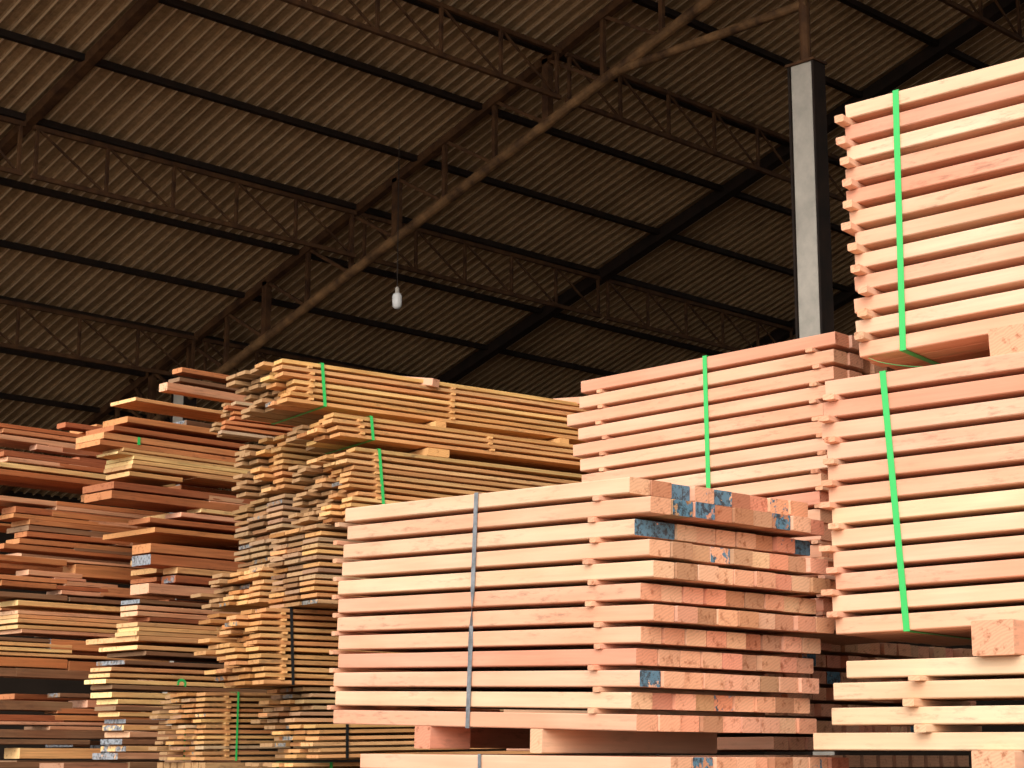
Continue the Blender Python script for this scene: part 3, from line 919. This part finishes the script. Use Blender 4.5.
rowsA = [
    (66, 422, 5, .14, 175, 'R', 1), (-20, 420, 4, .30, 175, 'R', 1), (4, 428, 4.2, .30, 175, 'R', 1), (-12, 432, 4.8, .35, 175, 'P', 1),
    (37, 444, 5, .12, 80, 'P', 1), (49, 443.5, 5, .10, 80, 'P', 1), (63, 447, 5, .12, 175, 'R', 1),
    (4, 451, 4.4, .3, 175, 'R', 1), (8, 456.5, 4.2, .3, 175, 'P', 1), (-5, 461, 4.6, .3, 175, 'Y', 1), (60, 463, 4.4, .3, 175, 'R', 1), (-20, 466, 5.4, .3, 175, 'R', 1),
    (-20, 493, 9, .3, 175, 'P', 1), (93, 493, 7, .18, 175, 'R', 1), (109, 489, 6, .18, 175, 'P', 1),
    (57, 501, 4.4, .2, 175, 'R', 1), (57, 506, 4.6, .2, 175, 'P', 1), (53, 511.2, 5, .22, 175, 'O', 1),
    (16, 506, 6, .22, 175, 'R', 1), (14, 513, 5, .30, 175, 'R', 1), (30, 519, 5, .30, 175, 'R', 1), (29, 525, 5, .35, 175, 'D', 1), (27, 531, 5, .2, 175, 'R', 1), (20, 538, 5, .22, 175, 'R', 1), (4, 543, 5, .25, 175, 'R', 1),
    (90, 519, 4.5, .4, 175, 'P', 1), (92, 528, 4, .3, 175, 'D', .4), (92, 534, 4, .28, 175, 'P', 1), (75, 547, 4, .3, 175, 'D', .6), (118, 532, 6, .3, 175, 'R', 1), (116, 540, 5, .3, 175, 'P', 1),
    (24, 556, 5, .18, 175, 'P', 1), (-15, 553, 6, .18, 60, 'R', 1), (29, 569.5, 5, .2, 90, 'P', 1), (76, 564, 12, .2, 175, 'O', 1),
    (-15, 573, 4.5, .25, 58, 'R', 1), (55, 577, 4, .18, 90, 'P', 1), (2, 580, 5, .25, 60, 'R', 1), (66, 581, 4.5, .18, 120, 'P', 1), (58, 585, 4, .2, 100, 'R', 1), (62, 590, 4, .24, 100, 'P', 1), (-15, 590, 5, .3, 60, 'D', 1),
    (101, 586.5, 9, .3, 175, 'R', .35), (70, 597, 4, .3, 175, 'D', 1),
    (18, 600, 5, .36, 175, 'Y', 1), (18, 610, 3.4, .34, 175, 'P', 1), (19, 614, 3.6, .34, 175, 'Y', 1), (18, 618.2, 3.8, .4, 175, 'Y', 1), (18, 624.5, 3.6, .5, 175, 'Y', 1), (22, 629, 3.6, .35, 175, 'P', 1),
    (-10, 636, 3.4, .3, 175, 'D', 1), (-10, 641, 3.4, .3, 60, 'Y', 1), (-10, 646, 3.4, .3, 60, 'Y', 1), (51, 639, 9.5, .22, 175, 'O', .3), (-15, 651, 3, .4, 175, 'Y', 1),
    (-15, 656, 9, .3, 70, 'O', 1), (70, 661, 9, .5, 175, 'R', 1), (17, 668, 8.5, .2, 175, 'D', 1), (-15, 667, 8, .2, 20, 'D', 1),
    (60, 693, 9, .2, 175, 'D', .55), (-10, 700, 9, .3, 60, 'D', 1), (58, 708, 5, .2, 175, 'R', 1), (55, 715, 5, .35, 175, 'O', 1), (-20, 714, 6, .3, 60, 'R', 1), (-20, 721, 3, .3, 175, 'P', 1),
    (50, 726, 3.6, .4, 175, 'P', 1), (-20, 729, 8, .3, 175, 'D', 1), (-20, 739, 8, .3, 90, 'D', 1), (20, 748, 10, .24, 110, 'Y', 1), (-20, 762, 6, .3, 175, 'D', 1), (110, 745, 8, .3, 175, 'D', .4), (88, 700, 7, .3, 175, 'P', 1)]
pile('far left pile', 13.4, rowsA)

def heaps():
    r2 = random.Random(3)
    for (Yc, x0, x1, z0, z1, key, back) in ((13.95, -40, 150, 1.0, 3.0, 'plank', .0), (12.9, 120, 240, 1.0, 3.1, 'plank', 0)):
        pass
heaps()
# second rows standing behind the left piles, darker in the gaps
rows2 = []
y = 424.0
r2 = random.Random(5)
while y < 766:
    if not (474 < y < 492) and not (680 < y < 692):
        rows2.append((r2.uniform(-25, 60) if r2.random() < .6 else r2.uniform(60, 110), y, r2.uniform(4, 6), .45, 170, r2.choice('RRDPO'), 1 if r2.random() < .85 else .45))
    y += r2.uniform(8.5, 13.0)
pile('back row of the far left pile', 14.3, rows2)
rows3 = []
y = 420.0
while y < 766:
    rows3.append((r2.uniform(150, 200), y, r2.uniform(4, 6), .38, 250, r2.choice('RRDPY'), 1 if r2.random() < .85 else .45))
    y += r2.uniform(8.5, 13.0)
pile('back row of the mixed pile', 12.82, rows3)
for (px, y0, y1, Y, lab) in ((252, 390, 397, 12.45, 'small bearer between the loose trio and the yellow plank below it'),
                             (236, 408, 430, 12.4, 'bearer block under the single yellow plank near the topmost yellow stack'),
                             (165, 488, 506, 13.5, 'bearer block in the dark gap of the far left pile'),
                             (112, 676, 690, 13.75, 'low bearer block in the dark gap of the far left pile')):
    pa = hit(px, y0, Vector((0, Y, 0)), Vector((0, 1, 0))); pb = hit(px, y1, Vector((0, Y, 0)), Vector((0, 1, 0)))
    stick('timber_block', (pa + pb) / 2 + Vector((0, .1, 0)), Vector((0, 1, 0)), Vector((0, 0, 1)), .3, .08, max(.03, abs(pa.z - pb.z)), (*YEL[0], 1), 1, .2, lab, 'block')
# stumps below the picture
for (Y, x0, x1) in ((13.4, 7.6, 10.2), (12.3, 7.6, 9.6), (14.3, 8.2, 10.6), (13.15, 8.2, 10)):
    z = 1.0 - .02
    while z > .06:
        core('plank', Vector(((x0 + x1) / 2, Y + .2, z - .025)), Vector(((x1 - x0) / 2, 0, 0)), Vector((0, .17, 0)), Vector((0, 0, .022)))
        z -= .05

# green tags on the left piles
for (px, py, Y, lab) in ((139, 441, 12.296, 'small green strap end on the upper boards of the mixed pile'),):
    p = hit(px, py, Vector((0, Y, 0)), Vector((0, 1, 0)))
    mb = MB(); mb.box(p, (.012, 0, 0), (0, .002, 0), (0, 0, .03))
    tag(mb.build('strap_end', M['green']), lab, 'strap')
p = hit(181, 684, Vector((0, 12.0, 0)), Vector((0, 1, 0)))
mb = MB()
pts = [p + Vector((.035 * cos(a), -.01, .03 * sin(a))) for a in [pi * 1.1 - i * pi * 1.3 / 12 for i in range(13)]]
for a, c in zip(pts, pts[1:]): mb.bar(a, c, .02, .002, 0, Vector((0, 1, 0)))
tag(mb.build('strap_curl', M['green']), 'curled green strap scrap beside the low green-strapped stack', 'strap')

# hidden inner and lower timber, merged
names = {'beam': ('beam_filling', 'inner and lower beams of the pink bundles, hardly seen between the layers', [M['beam_side'], M['beam_end']], (.66, .40, .27, 1)),
         'board': ('board_filling', 'lower boards carrying the yellow stacks below the picture', [M['board_side'], M['board_end']], (.5, .3, .14, 1)),
         'plank': ('plank_filling', 'lower planks carrying the left piles below the picture', [M['plank_side'], M['plank_end']], (.35, .15, .08, 1)),
         'board_heap': ('board_heap', 'remaining rough board ends in the rear rows of the yellow stacks', [M['board_side'], M['board_end']], (.46, .28, .14, 1))}
for k, mb in CORE.items():
    nm, lab, mats, colr = names[k]
    o = mb.build(nm, mats)
    o.color = colr
    tag(o, lab, 'timber', kind='stuff')

# ================================================================== LIGHT
w = bpy.data.worlds.new('sky'); SC.world = w; w.use_nodes = True
nt = w.node_tree
bg = nt.nodes['Background']
bg.inputs[0].default_value = (1.0, .98, .96, 1)
bg.inputs[1].default_value = 1.1
tcw = nt.nodes.new('ShaderNodeTexCoord'); sep = nt.nodes.new('ShaderNodeSeparateXYZ'); rw = nt.nodes.new('ShaderNodeValToRGB')
nt.links.new(tcw.outputs['Generated'], sep.inputs[0]); nt.links.new(sep.outputs[2], rw.inputs[0])
rw.color_ramp.elements[0].position = 0.0; rw.color_ramp.elements[0].color = (1.0, .96, .91, 1)
rw.color_ramp.elements[1].position = .75; rw.color_ramp.elements[1].color = (.62, .64, .66, 1)
nt.links.new(rw.outputs[0], bg.inputs[0])
sd = bpy.data.lights.new('hazy_sun', 'SUN'); so = bpy.data.objects.new('hazy_sun', sd); COL.objects.link(so)
sd.energy = 2.2; sd.angle = radians(45); sd.color = (1.0, .94, .87)
dirv = Vector((1.0, .60, -.62)).normalized()
so.rotation_euler = dirv.to_track_quat('-Z', 'Y').to_euler()
so.location = (-5, -2, 8)

# ================================================================== CAMERA
cam = bpy.data.cameras.new('camera'); co = bpy.data.objects.new('camera', cam); COL.objects.link(co)
co.location = CAM
co.rotation_euler = (pi / 2 + PITCH, 0, -pi / 4)
cam.sensor_width = 36; cam.lens = 36 * F / 1024
cam.clip_end = 200; cam.clip_start = .05
cam.dof.use_dof = True; cam.dof.focus_distance = 6.4; cam.dof.aperture_fstop = 22
SC.camera = co
vs = SC.view_settings
vs.view_transform = 'Standard'; vs.look = 'None'; vs.gamma = 1; vs.use_curve_mapping = False
vs.exposure = 0.62
SC.cycles.max_bounces = 8
SC.cycles.diffuse_bounces = 4
